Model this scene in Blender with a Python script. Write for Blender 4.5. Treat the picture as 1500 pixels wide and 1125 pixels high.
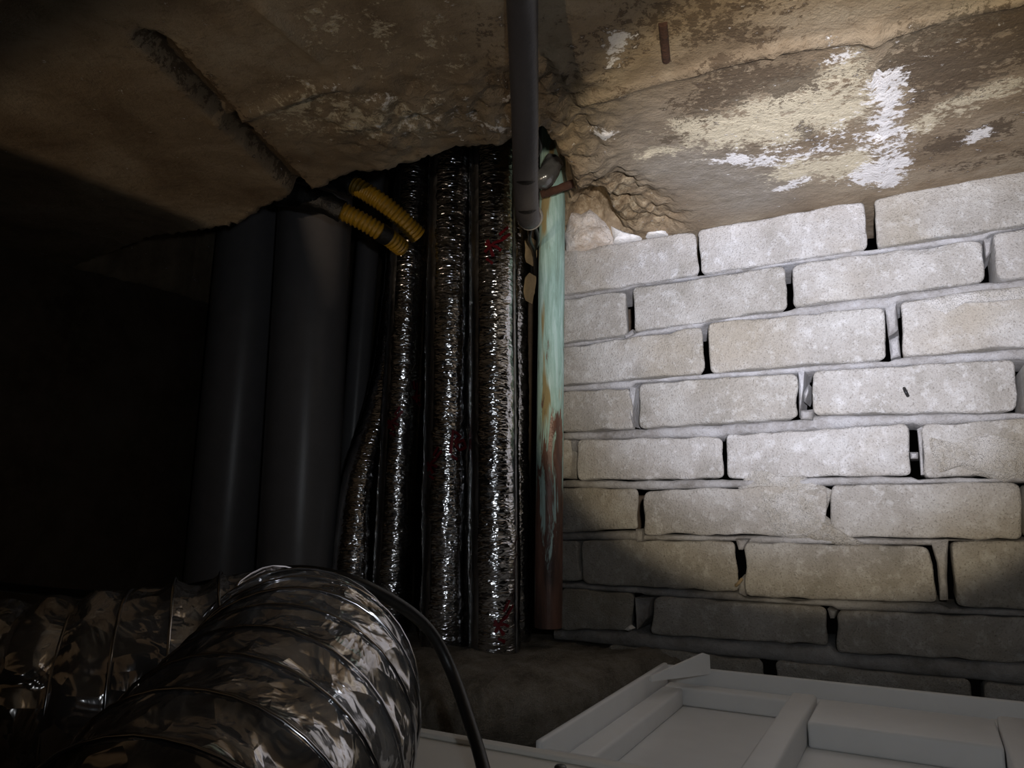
import bpy, bmesh, math, random
import numpy as np
from mathutils import Vector, Matrix, noise as mn

for o in list(bpy.data.objects): bpy.data.objects.remove(o, do_unlink=True)
sc = bpy.context.scene
COL = sc.collection
random.seed(7)

# ------------------------------------------------------------------ camera
F = 1100.0                                   # focal length in pixels of the 1500 px wide frame
ZC = 0.245                                   # camera height above the back of the false ceiling
PITCH = math.atan(172.5 / F)
cam_d = bpy.data.cameras.new('camera'); cam = bpy.data.objects.new('camera', cam_d); COL.objects.link(cam)
cam_d.sensor_fit = 'HORIZONTAL'; cam_d.sensor_width = 36; cam_d.lens = 36 * F / 1500
cam_d.clip_start = 0.01
cam.location = (0, 0, ZC); cam.rotation_euler = (math.pi / 2 + PITCH, 0, 0)
sc.camera = cam

# ------------------------------------------------------------------ room axes: u runs along the brick wall (far left), v into it
cP, sP = math.cos(PITCH), math.sin(PITCH)
_a = math.atan2(2050 / F, cP + sP * 172.5 / F)
UX, UY = -math.sin(_a), math.cos(_a)
VX, VY = math.cos(_a), math.sin(_a)
def W(u, v, z): return Vector((u * UX + v * VX, u * UY + v * VY, z + ZC))
def UV(p): return (p[0] * UX + p[1] * UY, p[0] * VX + p[1] * VY, p[2] - ZC)
def ray(x, y):
    dx = (x - 750) / F; dz = -(y - 562.5) / F
    return Vector((dx, cP - sP * dz, sP + cP * dz))
def on_v(x, y, v):
    d = ray(x, y); t = v / (d.x * VX + d.y * VY); q = d * t; q.z += ZC; return q
def on_z(x, y, z):
    d = ray(x, y); t = z / d.z; q = d * t; q.z += ZC; return q
def on_y(x, y, Y):
    d = ray(x, y); q = d * (Y / d.y); q.z += ZC; return q
WV = 0.912                                   # face of the brick wall
ZS = 0.342                                   # underside of the slab

# ------------------------------------------------------------------ world, lights, exposure
w = bpy.data.worlds.new('world'); sc.world = w; w.use_nodes = True
w.node_tree.nodes['Background'].inputs[0].default_value = (0.05, 0.045, 0.04, 1)
w.node_tree.nodes['Background'].inputs[1].default_value = 0.012
vs = sc.view_settings
vs.view_transform = 'Standard'; vs.look = 'None'; vs.exposure = 0; vs.gamma = 1; vs.use_curve_mapping = False

def lamp_aim(o, tgt):
    o.rotation_euler = (Vector(tgt) - o.location).to_track_quat('-Z', 'Y').to_euler()
def spot(name, loc, tgt, watt, col, size, blend, rad):
    d = bpy.data.lights.new(name, 'SPOT'); o = bpy.data.objects.new(name, d); COL.objects.link(o)
    d.energy = watt; d.color = col; d.spot_size = math.radians(size); d.spot_blend = blend; d.shadow_soft_size = rad
    o.location = loc; lamp_aim(o, tgt); return o
# hand torch held beside the lens: bright core, warm rim of the lens, weak spill around it
TORCH = Vector((0.035, 0.02, ZC + 0.045))
AIM = on_v(1172, 434, WV)
spot('torch_core', TORCH, AIM, 70, (0.77, 0.81, 1.0), 43, 1.0, 0.008)
spot('torch_rim', TORCH, AIM, 13, (1.0, 0.84, 0.60), 47, 0.2, 0.008)
spot('torch_spill', TORCH, AIM, 1.65, (0.88, 0.94, 1.0), 132, 1.0, 0.008)
# lamp in the room below: its light comes up through the open hatch
rl = bpy.data.lights.new('room_lamp', 'POINT'); rlo = bpy.data.objects.new('room_lamp', rl); COL.objects.link(rlo)
rl.energy = 72; rl.color = (1.0, 0.77, 0.55); rl.shadow_soft_size = 0.02
rlo.location = W(0.45, -2.5, -1.05)

# ------------------------------------------------------------------ helpers: nodes
def srgb(r, g, b):
    f = lambda c: (c / 255 / 12.92) if c / 255 <= 0.04045 else ((c / 255 + 0.055) / 1.055) ** 2.4
    return (f(r), f(g), f(b), 1)
class NT:
    def __init__(s, name):
        s.m = bpy.data.materials.new(name); s.m.use_nodes = True
        s.t = s.m.node_tree; s.b = s.t.nodes['Principled BSDF']
    def n(s, typ, **kw):
        x = s.t.nodes.new(typ)
        for k, v in kw.items(): setattr(x, k, v)
        return x
    def l(s, a, b): s.t.links.new(a, b)
    def coord(s, scale=(1, 1, 1), out='Object'):
        tc = s.n('ShaderNodeTexCoord'); mp = s.n('ShaderNodeMapping')
        mp.inputs['Scale'].default_value = scale
        s.l(tc.outputs[out], mp.inputs['Vector']); return mp.outputs[0]
    def noise(s, co, scale, detail=4, rough=0.55, dist=0):
        x = s.n('ShaderNodeTexNoise'); x.inputs['Scale'].default_value = scale
        x.inputs['Detail'].default_value = detail; x.inputs['Roughness'].default_value = rough
        x.inputs['Distortion'].default_value = dist
        s.l(co, x.inputs['Vector']); return x.outputs['Fac']
    def voro(s, co, scale, feature='F1', out='Distance'):
        x = s.n('ShaderNodeTexVoronoi', feature=feature); x.inputs['Scale'].default_value = scale
        s.l(co, x.inputs['Vector']); return x.outputs[out]
    def ramp(s, fac, stops, interp='LINEAR'):
        x = s.n('ShaderNodeValToRGB'); e = x.color_ramp.elements; x.color_ramp.interpolation = interp
        while len(e) < len(stops): e.new(0.5)
        for q, (p, c) in zip(e, stops):
            q.position = p; q.color = c if len(c) == 4 else (*c, 1)
        s.l(fac, x.inputs[0]); return x.outputs[0]
    def step(s, fac, a, b):
        return s.ramp(fac, [(a, (0, 0, 0, 1)), (b, (1, 1, 1, 1))])
    def mix(s, fac, a, b, typ='MIX'):
        x = s.n('ShaderNodeMix', data_type='RGBA', blend_type=typ)
        if isinstance(fac, (int, float)): x.inputs[0].default_value = fac
        else: s.l(fac, x.inputs[0])
        for i, v in ((6, a), (7, b)):
            if isinstance(v, tuple): x.inputs[i].default_value = v
            else: s.l(v, x.inputs[i])
        return x.outputs[2]
    def math(s, op, a, b=0.0):
        x = s.n('ShaderNodeMath', operation=op)
        for i, v in ((0, a), (1, b)):
            if isinstance(v, (int, float)): x.inputs[i].default_value = v
            else: s.l(v, x.inputs[i])
        return x.outputs[0]
    def attr(s, name):
        x = s.n('ShaderNodeAttribute'); x.attribute_name = name; return x.outputs['Fac']
    def sep(s, co):
        x = s.n('ShaderNodeSeparateXYZ'); s.l(co, x.inputs[0]); return x.outputs
    def bump(s, h, dist, strength=1.0, prev=None):
        x = s.n('ShaderNodeBump'); x.inputs['Distance'].default_value = dist; x.inputs['Strength'].default_value = strength
        s.l(h, x.inputs['Height'])
        if prev is not None: s.l(prev, x.inputs['Normal'])
        return x.outputs[0]
    def done(s, color=None, rough=0.8, metal=0.0, normal=None, spec=None):
        b = s.b
        for k, v in (('Base Color', color), ('Roughness', rough), ('Metallic', metal), ('Normal', normal), ('Specular IOR Level', spec)):
            if v is None: continue
            if isinstance(v, (int, float, tuple)): b.inputs[k].default_value = v
            else: s.l(v, b.inputs[k])
        return s.m

def concrete_mat(name, c1, c2, c3, scale=14, rough=0.9, bumpd=0.0012, speck=True):
    t = NT(name); co = t.coord(out='Object')
    a = t.noise(co, scale, 5, 0.6); b = t.noise(co, scale * 6, 4, 0.65); c = t.noise(co, 900, 2, 0.6)
    col = t.ramp(a, [(0.32, c1), (0.5, c2), (0.68, c3)])
    col = t.mix(t.math('MULTIPLY', t.step(b, 0.45, 0.7), 0.5), col, c3)
    if speck: col = t.mix(t.math('MULTIPLY', t.step(c, 0.6, 0.72), 0.35), col, tuple(0.35 * x for x in c1[:3]) + (1,))
    n1 = t.bump(b, bumpd * 2); n2 = t.bump(c, bumpd, 1.0, n1)
    return t.done(col, rough, 0, n2, 0.25)

M = {}
def brick_material():
    t = NT('grey_cement_brick'); tc = t.n('ShaderNodeTexCoord'); oi = t.n('ShaderNodeObjectInfo')
    co = tc.outputs['Object']
    mp = t.n('ShaderNodeMapping'); t.l(co, mp.inputs['Vector'])
    cb = t.n('ShaderNodeCombineXYZ')
    for i in range(3): t.l(t.math('MULTIPLY', oi.outputs['Random'], 17.0 + 5 * i), cb.inputs[i])
    t.l(cb.outputs[0], mp.inputs['Location']); co = mp.outputs[0]
    a = t.noise(co, 16, 5, 0.62, 0.3); b = t.noise(co, 75, 5, 0.7); c = t.noise(co, 520, 3, 0.65); d = t.noise(co, 7, 3, 0.5)
    col = t.ramp(a, [(0.30, srgb(142, 138, 130)), (0.5, srgb(162, 158, 152)), (0.7, srgb(180, 178, 174))])
    col = t.mix(t.math('MULTIPLY', t.step(b, 0.52, 0.66), 0.55), col, srgb(200, 199, 197))
    col = t.mix(t.math('MULTIPLY', t.step(d, 0.52, 0.72), 0.5), col, srgb(150, 139, 118))
    col = t.mix(t.math('MULTIPLY', t.step(c, 0.55, 0.70), 0.6), col, srgb(98, 92, 82))
    tint = t.ramp(oi.outputs['Random'], [(0, (0.86, 0.85, 0.82, 1)), (1, (1.05, 1.05, 1.06, 1))])
    col = t.mix(1.0, col, tint, 'MULTIPLY')
    n1 = t.bump(b, 0.0022); n2 = t.bump(c, 0.0024, 1.0, n1)
    return t.done(col, 0.92, 0, n2, 0.2)
M['brick'] = brick_material()
M['mortar'] = concrete_mat('pale_mortar', srgb(120, 116, 111), srgb(145, 142, 139), srgb(166, 165, 165), 22, 0.95, 0.0012)
M['smear'] = concrete_mat('smeared_mortar', srgb(150, 143, 130), srgb(168, 163, 154), srgb(188, 185, 180), 30, 0.95, 0.002)
M['wall_dark'] = concrete_mat('old_plaster', srgb(70, 58, 46), srgb(84, 72, 60), srgb(98, 88, 76), 9, 0.95, 0.001)
M['ledge'] = concrete_mat('rough_mortar', srgb(112, 104, 92), srgb(142, 134, 121), srgb(164, 157, 146), 34, 0.95, 0.003)
M['stone'] = concrete_mat('pale_rubble', srgb(172, 150, 126), srgb(206, 196, 184), srgb(230, 226, 222), 26, 0.9, 0.002, False)
M['chip'] = concrete_mat('white_plaster', srgb(200, 196, 188), srgb(216, 214, 210), srgb(232, 231, 230), 40, 0.9, 0.001, False)

def slab_material():
    t = NT('stained_concrete_slab'); co = t.coord(out='Object')
    a = t.noise(co, 9, 5, 0.6, 0.4); b = t.noise(co, 48, 8, 0.78, 0.5); c = t.noise(co, 260, 4, 0.65); d = t.noise(co, 95, 4, 0.7)
    bb = t.math('ADD', t.math('MULTIPLY', b, 0.6), t.math('MULTIPLY', t.noise(co, 150, 5, 0.75), 0.4))
    col = t.ramp(a, [(0.30, srgb(100, 85, 66)), (0.48, srgb(128, 113, 92)), (0.7, srgb(152, 140, 120))])
    col = t.mix(t.math('MULTIPLY', t.step(b, 0.50, 0.62), 0.35), col, srgb(96, 76, 52))
    grey = t.math('MULTIPLY', t.attr('grey'), 1.0)
    col = t.mix(t.math('MINIMUM', grey, 0.85), col, t.ramp(b, [(0.3, srgb(120, 112, 98)), (0.7, srgb(150, 144, 134))]))
    tan = t.attr('tan')
    col = t.mix(t.math('MINIMUM', tan, 0.95), col, t.ramp(d, [(0.3, srgb(92, 72, 48)), (0.5, srgb(134, 114, 84)), (0.7, srgb(184, 168, 138))]))
    cream = t.step(t.math('ADD', t.attr('cream'), t.math('MULTIPLY', t.math('SUBTRACT', bb, 0.5), 4.0)), 0.40, 0.62)
    col = t.mix(t.math('MULTIPLY', cream, 0.85), col, srgb(198, 188, 162))
    dark = t.step(t.math('ADD', t.attr('dark'), t.math('MULTIPLY', t.math('SUBTRACT', bb, 0.5), 5.0)), 0.48, 0.60)
    col = t.mix(t.math('MULTIPLY', dark, 0.85), col, srgb(78, 65, 50))
    white = t.step(t.math('ADD', t.attr('white'), t.math('MULTIPLY', t.math('SUBTRACT', bb, 0.5), 4.4)), 0.45, 0.62)
    col = t.mix(t.math('MULTIPLY', white, 0.9), col, srgb(226, 224, 222))
    col = t.mix(t.math('MULTIPLY', t.step(c, 0.6, 0.75), 0.3), col, srgb(70, 56, 40))
    n1 = t.bump(b, 0.0012); n2 = t.bump(d, 0.0016, 1.0, n1); n3 = t.bump(c, 0.0008, 1.0, n2)
    crag = t.math('MULTIPLY', t.attr('rough'), t.math('ADD', t.noise(co, 110, 5, 0.7, 0.8), t.voro(co, 70)))
    n3 = t.bump(crag, 0.006, 0.9, n3)
    return t.done(col, 0.82, 0, n3, 0.3)
M['slab'] = slab_material()

def foil_material(name, base, rough, zs):
    t = NT(name); co = t.coord((1, 1, zs), 'Object'); co2 = t.coord(out='Object')
    a = t.noise(co, 85, 1, 0.4, 0.8); b = t.voro(co2, 170); c = t.noise(co2, 40, 3, 0.5)
    col = t.ramp(c, [(0.3, tuple(0.7 * x for x in base[:3]) + (1,)), (0.7, base)])
    n1 = t.bump(a, 0.0018, 0.8); n2 = t.bump(b, 0.0006, 0.6, n1)
    return t.done(col, rough, 1.0, n2)
M['foil'] = foil_material('crinkled_foil', srgb(218, 218, 220), 0.155, 3.0)
M['tape'] = foil_material('foil_tape', srgb(180, 180, 182), 0.34, 0.4)

def duct_material():
    t = NT('metallised_duct_film'); co = t.coord(out='Object')
    a = t.voro(co, 55, 'F1'); b = t.noise(co, 26, 3, 0.5, 1.0)
    col = t.ramp(b, [(0.35, srgb(140, 132, 124)), (0.65, srgb(212, 212, 214))])
    n1 = t.bump(a, 0.006, 0.55); n2 = t.bump(b, 0.008, 0.7, n1)
    return t.done(col, 0.13, 0.82, n2)
M['duct'] = duct_material()
t = NT('duct_wire'); M['wire'] = t.done(srgb(190, 190, 194), 0.2, 1.0)

def copper_material():
    t = NT('patinated_copper'); tc = t.coord((1, 1, 0.12)); co = t.coord()
    z = t.sep(co)[2]
    a = t.noise(tc, 95, 5, 0.7, 0.6); b = t.noise(co, 190, 4, 0.7); k = t.noise(tc, 45, 3, 0.6, 0.5)
    bare = t.ramp(k, [(0.35, srgb(70, 56, 52)), (0.55, srgb(120, 88, 76)), (0.7, srgb(86, 68, 62))])
    teal = t.ramp(a, [(0.3, srgb(118, 142, 132)), (0.5, srgb(148, 180, 174)), (0.7, srgb(184, 210, 210))])
    olive = t.mix(t.step(k, 0.56, 0.63), teal, srgb(140, 128, 92))
    # the green crust thins out towards the lower end of the pipe
    f = t.math('ADD', t.math('MULTIPLY', t.math('SUBTRACT', z, 0.30 - 0.0), 2.6), t.math('MULTIPLY', t.math('SUBTRACT', a, 0.5), 3.0))
    fac = t.step(t.math('ADD', f, 0.5), 0.42, 0.58)
    col = t.mix(fac, bare, olive)
    rgh = t.ramp(fac, [(0, (0.33, 0.33, 0.33, 1)), (1, (0.85, 0.85, 0.85, 1))])
    met = t.math('MULTIPLY', t.math('SUBTRACT', 1.0, fac), 0.12)
    n = t.bump(b, 0.0006); n = t.bump(a, 0.0008, 1, n)
    return t.done(col, rgh, met, n, 0.4)
M['copper'] = copper_material()

def plain(name, c, rough=0.5, metal=0.0, bumpd=0.0004, bs=300, var=0.25, spec=0.5):
    t = NT(name); co = t.coord(); a = t.noise(co, 30, 4, 0.6); b = t.noise(co, bs, 3, 0.6)
    col = t.ramp(a, [(0.3, tuple((1 - var) * x for x in c[:3]) + (1,)), (0.7, c)])
    return t.done(col, rough, metal, t.bump(b, bumpd), spec)
M['pvc'] = plain('grey_pvc', srgb(128, 126, 128), 0.34, 0, 0.00015, 200, 0.12)
M['dark_pipe'] = plain('dark_grey_plastic', srgb(62, 60, 62), 0.5, 0, 0.0006, 120, 0.25)
M['black'] = plain('black_rubber', srgb(24, 23, 23), 0.42, 0, 0.0003, 200, 0.3)
M['tape_black'] = plain('black_tape', srgb(16, 15, 15), 0.55, 0, 0.0015, 160, 0.3)
M['yellow'] = plain('yellow_corrugated_plastic', srgb(158, 124, 30), 0.45, 0, 0.0002, 200, 0.35)
M['rust'] = plain('rusted_iron', srgb(72, 46, 34), 0.9, 0.1, 0.003, 150, 0.5)
M['panel'] = plain('white_moulded_plastic', srgb(234, 235, 235), 0.5, 0, 0.0001, 300, 0.05)
M['panel2'] = plain('off_white_board', srgb(234, 232, 226), 0.55, 0, 0.0001, 300, 0.05)
M['red'] = plain('red_print', srgb(120, 14, 30), 0.45, 0.3, 0.0004, 200, 0.4)
M['wood'] = plain('pale_splinter', srgb(140, 122, 94), 0.85, 0, 0.001, 120, 0.35)
M['steel'] = plain('wet_grey_metal', srgb(120, 122, 126), 0.22, 0.6, 0.002, 60, 0.2)
M['screw'] = plain('dull_steel', srgb(110, 110, 110), 0.4, 0.9, 0.0002, 200, 0.1)
M['board'] = plain('ceiling_board', srgb(150, 146, 138), 0.85, 0, 0.0006, 120, 0.2)

# ------------------------------------------------------------------ helpers: objects
def link(name, me, mat=None, parent=None):
    o = bpy.data.objects.new(name, me); COL.objects.link(o)
    if mat is not None: me.materials.append(M[mat])
    if parent is not None: o.parent = parent
    return o
def mesh(name, vs_, fs, mat, parent=None, smooth=True, sharp=None):
    me = bpy.data.meshes.new(name); me.from_pydata([tuple(v) for v in vs_], [], fs)
    bm = bmesh.new(); bm.from_mesh(me); bmesh.ops.recalc_face_normals(bm, faces=bm.faces); bm.to_mesh(me); bm.free()
    if smooth: me.polygons.foreach_set('use_smooth', [True] * len(me.polygons))
    if smooth and sharp: me.set_sharp_from_angle(angle=math.radians(sharp))
    me.update()
    return link(name, me, mat, parent)
def tag(o, label, cat, group=None):
    o['label'] = label; o['category'] = cat
    if group: o['group'] = group
    return o
def thing(name, label, cat, loc=(0, 0, 0), group=None):
    o = bpy.data.objects.new(name, None); COL.objects.link(o); o.empty_display_size = 0.02
    o.location = loc
    return tag(o, label, cat, group)
def struct(o): o['kind'] = 'structure'; return o
def adopt(ch, root):
    ch.parent = root; ch.matrix_parent_inverse = Matrix.Translation(-root.location); return ch
def fbm(x, y, z, oct=3, lac=2.1, g=0.5):
    s = 0; a = 1
    for _ in range(oct):
        s += a * mn.noise(Vector((x, y, z))); x *= lac; y *= lac; z *= lac; a *= g
    return s
def box_uv(name, u0, u1, v0, v1, z0, z1, mat, parent=None, bev=0.002, seg=2):
    bm = bmesh.new()
    vv = [bm.verts.new(W(u, v, z)) for z in (z0, z1) for (u, v) in ((u0, v0), (u1, v0), (u1, v1), (u0, v1))]
    for f in ((0, 1, 2, 3), (4, 5, 6, 7), (0, 1, 5, 4), (1, 2, 6, 5), (2, 3, 7, 6), (3, 0, 4, 7)): bm.faces.new([vv[i] for i in f])
    bmesh.ops.recalc_face_normals(bm, faces=bm.faces)
    if bev: bmesh.ops.bevel(bm, geom=list(bm.edges), offset=bev, segments=seg, affect='EDGES', profile=0.5)
    me = bpy.data.meshes.new(name); bm.to_mesh(me); bm.free()
    me.polygons.foreach_set('use_smooth', [True] * len(me.polygons)); me.set_sharp_from_angle(angle=math.radians(50))
    return link(name, me, mat, parent)

def spline(pts, step):
    P = [Vector(p) for p in pts]
    P = [P[0] * 2 - P[1]] + P + [P[-1] * 2 - P[-2]]
    out = []
    for i in range(1, len(P) - 2):
        p0, p1, p2, p3 = P[i - 1], P[i], P[i + 1], P[i + 2]
        for k in range(24):
            q = k / 24
            out.append(0.5 * ((2 * p1) + (-p0 + p2) * q + (2 * p0 - 5 * p1 + 4 * p2 - p3) * q * q + (-p0 + 3 * p1 - 3 * p2 + p3) * q ** 3))
    out.append(P[-2])
    L = [0]
    for a, b in zip(out, out[1:]): L.append(L[-1] + (b - a).length)
    n = max(2, int(L[-1] / step)); res = []; j = 0
    for i in range(n + 1):
        s = L[-1] * i / n
        while j < len(L) - 2 and L[j + 1] < s: j += 1
        q = (s - L[j]) / max(1e-9, L[j + 1] - L[j]); res.append(out[j].lerp(out[j + 1], q))
    return res, L[-1]
class Path:
    def __init__(s, pts, step=0.004, ref=None):
        s.p, s.len = spline(pts, step); n = len(s.p)
        s.t = [(s.p[min(i + 1, n - 1)] - s.p[max(i - 1, 0)]).normalized() for i in range(n)]
        a = Vector(ref) if ref else (Vector((1, 0, 0)) if abs(s.t[0].x) < 0.8 else Vector((0, 0, 1)))
        s.a = []; s.b = []
        for t_ in s.t:
            a = (a - t_ * a.dot(t_)).normalized(); s.a.append(a.copy()); s.b.append(t_.cross(a))
        s.n = n
    def at(s, f, ang, r):
        """f 0..1 along the path, ang 0 faces the camera on an upward pipe, positive to the right"""
        x = max(0, min(1, f)) * (s.n - 1); i = min(int(x), s.n - 2); q = x - i
        c = s.p[i].lerp(s.p[i + 1], q)
        return c + (s.a[i] * math.sin(ang) - s.b[i] * math.cos(ang)) * r
def tube(name, path, rad, mat, parent=None, seg=32, disp=None, f0=0.0, f1=1.0, caps=True, sharp=None):
    i0 = int(round(f0 * (path.n - 1))); i1 = int(round(f1 * (path.n - 1)))
    vs_ = []; fs = []
    for i in range(i0, i1 + 1):
        s = path.len * i / (path.n - 1); R = rad(s) if callable(rad) else rad
        for k in range(seg):
            an = 2 * math.pi * k / seg; r = R + (disp(s, an) if disp else 0)
            vs_.append(path.p[i] + (path.a[i] * math.sin(an) - path.b[i] * math.cos(an)) * r)
    m = i1 - i0 + 1
    for i in range(m - 1):
        for k in range(seg):
            k2 = (k + 1) % seg; fs.append((i * seg + k, i * seg + k2, (i + 1) * seg + k2, (i + 1) * seg + k))
    if caps: fs.append(tuple(range(seg))); fs.append(tuple((m - 1) * seg + k for k in range(seg)))
    return mesh(name, vs_, fs, mat, parent, True, sharp or 60)
def strip_on(name, path, r, mat, parent, f0, f1, a0, a1, th=0.0006, n=60, wob=0.0):
    """a thin tape lying on the pipe between two angles"""
    vs_ = []; fs = []; K = 5
    for i in range(n + 1):
        f = f0 + (f1 - f0) * i / n
        for k in range(K):
            an = a0 + (a1 - a0) * k / (K - 1) + wob * math.sin(f * 40)
            vs_.append(path.at(f, an, r + (th if 0 < k < K - 1 else -0.0004)))
    for i in range(n):
        for k in range(K - 1): fs.append((i * K + k, i * K + k + 1, (i + 1) * K + k + 1, (i + 1) * K + k))
    return mesh(name, vs_, fs, mat, parent)
def stroke_on(name, path, r, parent, strokes, f0, a0, size, width, rot=0.0, seed=0):
    """printed strokes wrapped on the pipe; strokes in a unit box, x to the right, y up"""
    vs_ = []; fs = []; rad = r; rng = random.Random(seed)
    cr, sr = math.cos(rot), math.sin(rot)
    for st in strokes:
        P = []
        for a, b in zip(st, st[1:]):
            for q in range(4): P.append((a[0] + (b[0] - a[0]) * q / 4, a[1] + (b[1] - a[1]) * q / 4))
        P.append(st[-1]); base = len(vs_)
        for i, (x, y) in enumerate(P):
            x2, y2 = P[min(i + 1, len(P) - 1)]; x1, y1 = P[max(i - 1, 0)]
            dx, dy = x2 - x1, y2 - y1; L = math.hypot(dx, dy) or 1
            nx, ny = -dy / L, dx / L; wd = width / size * (0.5 + rng.uniform(-0.15, 0.15))
            for sg in (-1, 1):
                X = x + nx * wd * sg; Y = y + ny * wd * sg
                X, Y = X * cr - Y * sr, X * sr + Y * cr
                vs_.append(path.at(f0 + Y * size / path.len, a0 + X * size / rad, rad + 0.0011))
        for i in range(len(P) - 1):
            j = base + 2 * i; fs.append((j, j + 1, j + 3, j + 2))
    return mesh(name, vs_, fs, 'red', parent)

# ------------------------------------------------------------------ setting: brick wall
wall = bpy.data.objects.new('wall_right', None); COL.objects.link(wall); struct(wall); wall.empty_display_size = 0.02
wall.location = W(0.1, WV, -0.3)

def c1(x, y): return (800 + x * 0.46667, 240 + y * 0.46667)      # notes taken from two enlarged views of the wall
def c2(x, y): return (800 + x * 0.46667, 600 + y * 0.46667)
def uz(p):
    q = UV(on_v(p[0], p[1], WV)); return (q[0], q[2])
rows = [
 [('A', (38, 276), (467, 212), (480, 346), (38, 413)), ('A', (473, 208), (998, 112), (1006, 264), (486, 344)), ('A', (1028, 108), (1620, -5), (1630, 172), (1033, 262))],
 [('A', (38, 430), (246, 396), (254, 536), (38, 562)), ('A', (271, 388), (745, 318), (760, 452), (275, 524)), ('A', (773, 314), (1368, 238), (1378, 366), (772, 448)), ('A', (1402, 218), (1930, 130), (1940, 310), (1414, 364))],
 [('A', (38, 580), (490, 512), (497, 656), (38, 694)), ('A', (508, 500), (1062, 452), (1070, 612), (512, 654)), ('A', (1112, 432), (1700, 372), (1710, 558), (1116, 602))],
 [('A', (38, 714), (262, 704), (280, 830), (38, 842)), ('A', (290, 688), (788, 656), (792, 798), (290, 830)), ('A', (836, 652), (1474, 612), (1478, 776), (836, 786)), ('A', (1502, 614), (2050, 560), (2055, 730), (1502, 778))],
 [('A', (38, 866), (78, 864), (78, 990), (38, 992)), ('A', (96, 866), (550, 856), (560, 988), (96, 992)), ('A', (562, 852), (1136, 816), (1146, 974), (568, 990)), ('A', (1182, 822), (1780, 780), (1790, 960), (1186, 986))],
 [('B', (38, 244), (288, 250), (288, 376), (38, 384)), ('B', (312, 252), (880, 238), (880, 398), (306, 390)), ('B', (893, 238), (1490, 228), (1495, 408), (893, 400)), ('B', (1510, 228), (2050, 210), (2055, 410), (1512, 410))],
 [('B', (38, 412), (98, 410), (108, 540), (38, 542)), ('B', (110, 410), (592, 414), (604, 574), (116, 546)), ('B', (622, 420), (1204, 428), (1226, 606), (626, 588)), ('B', (1276, 414), (1840, 408), (1850, 640), (1286, 618))],
 [('B', (38, 562), (272, 578), (268, 694), (38, 690)), ('B', (338, 588), (880, 620), (885, 740), (326, 706)), ('B', (914, 632), (1520, 654), (1525, 796), (910, 762)), ('B', (1545, 656), (2100, 670), (2110, 830), (1548, 800))],
]
R_uz = []
for r in rows:
    rr = []
    for (k, *pts) in r:
        fn = c1 if k == 'A' else c2
        rr.append([uz(fn(*p)) for p in pts])
    R_uz.append(rr)
# two more courses below, mostly behind the white panel, and the wall going on to the right of the frame
for j, (zt, zb, off) in enumerate(((-0.177, -0.234, 0.36), (-0.2415, -0.300, 0.46))):
    rr = []; u = off
    while u > -0.75:
        L = 0.188; rr.append([(u, zt), (u - L, zt), (u - L, zb), (u, zb)]); u -= L + 0.011
    R_uz.append(rr)
for i in range(8):
    rr = R_uz[i]; last = rr[-1]
    u = last[1][0] - 0.011; zt = 0.342 - 0.0645 * i - 0.004; zb = zt - 0.057
    while u > -0.75:
        rr.append([(u, zt), (u - 0.188, zt), (u - 0.188, zb), (u, zb)]); u -= 0.199

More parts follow.
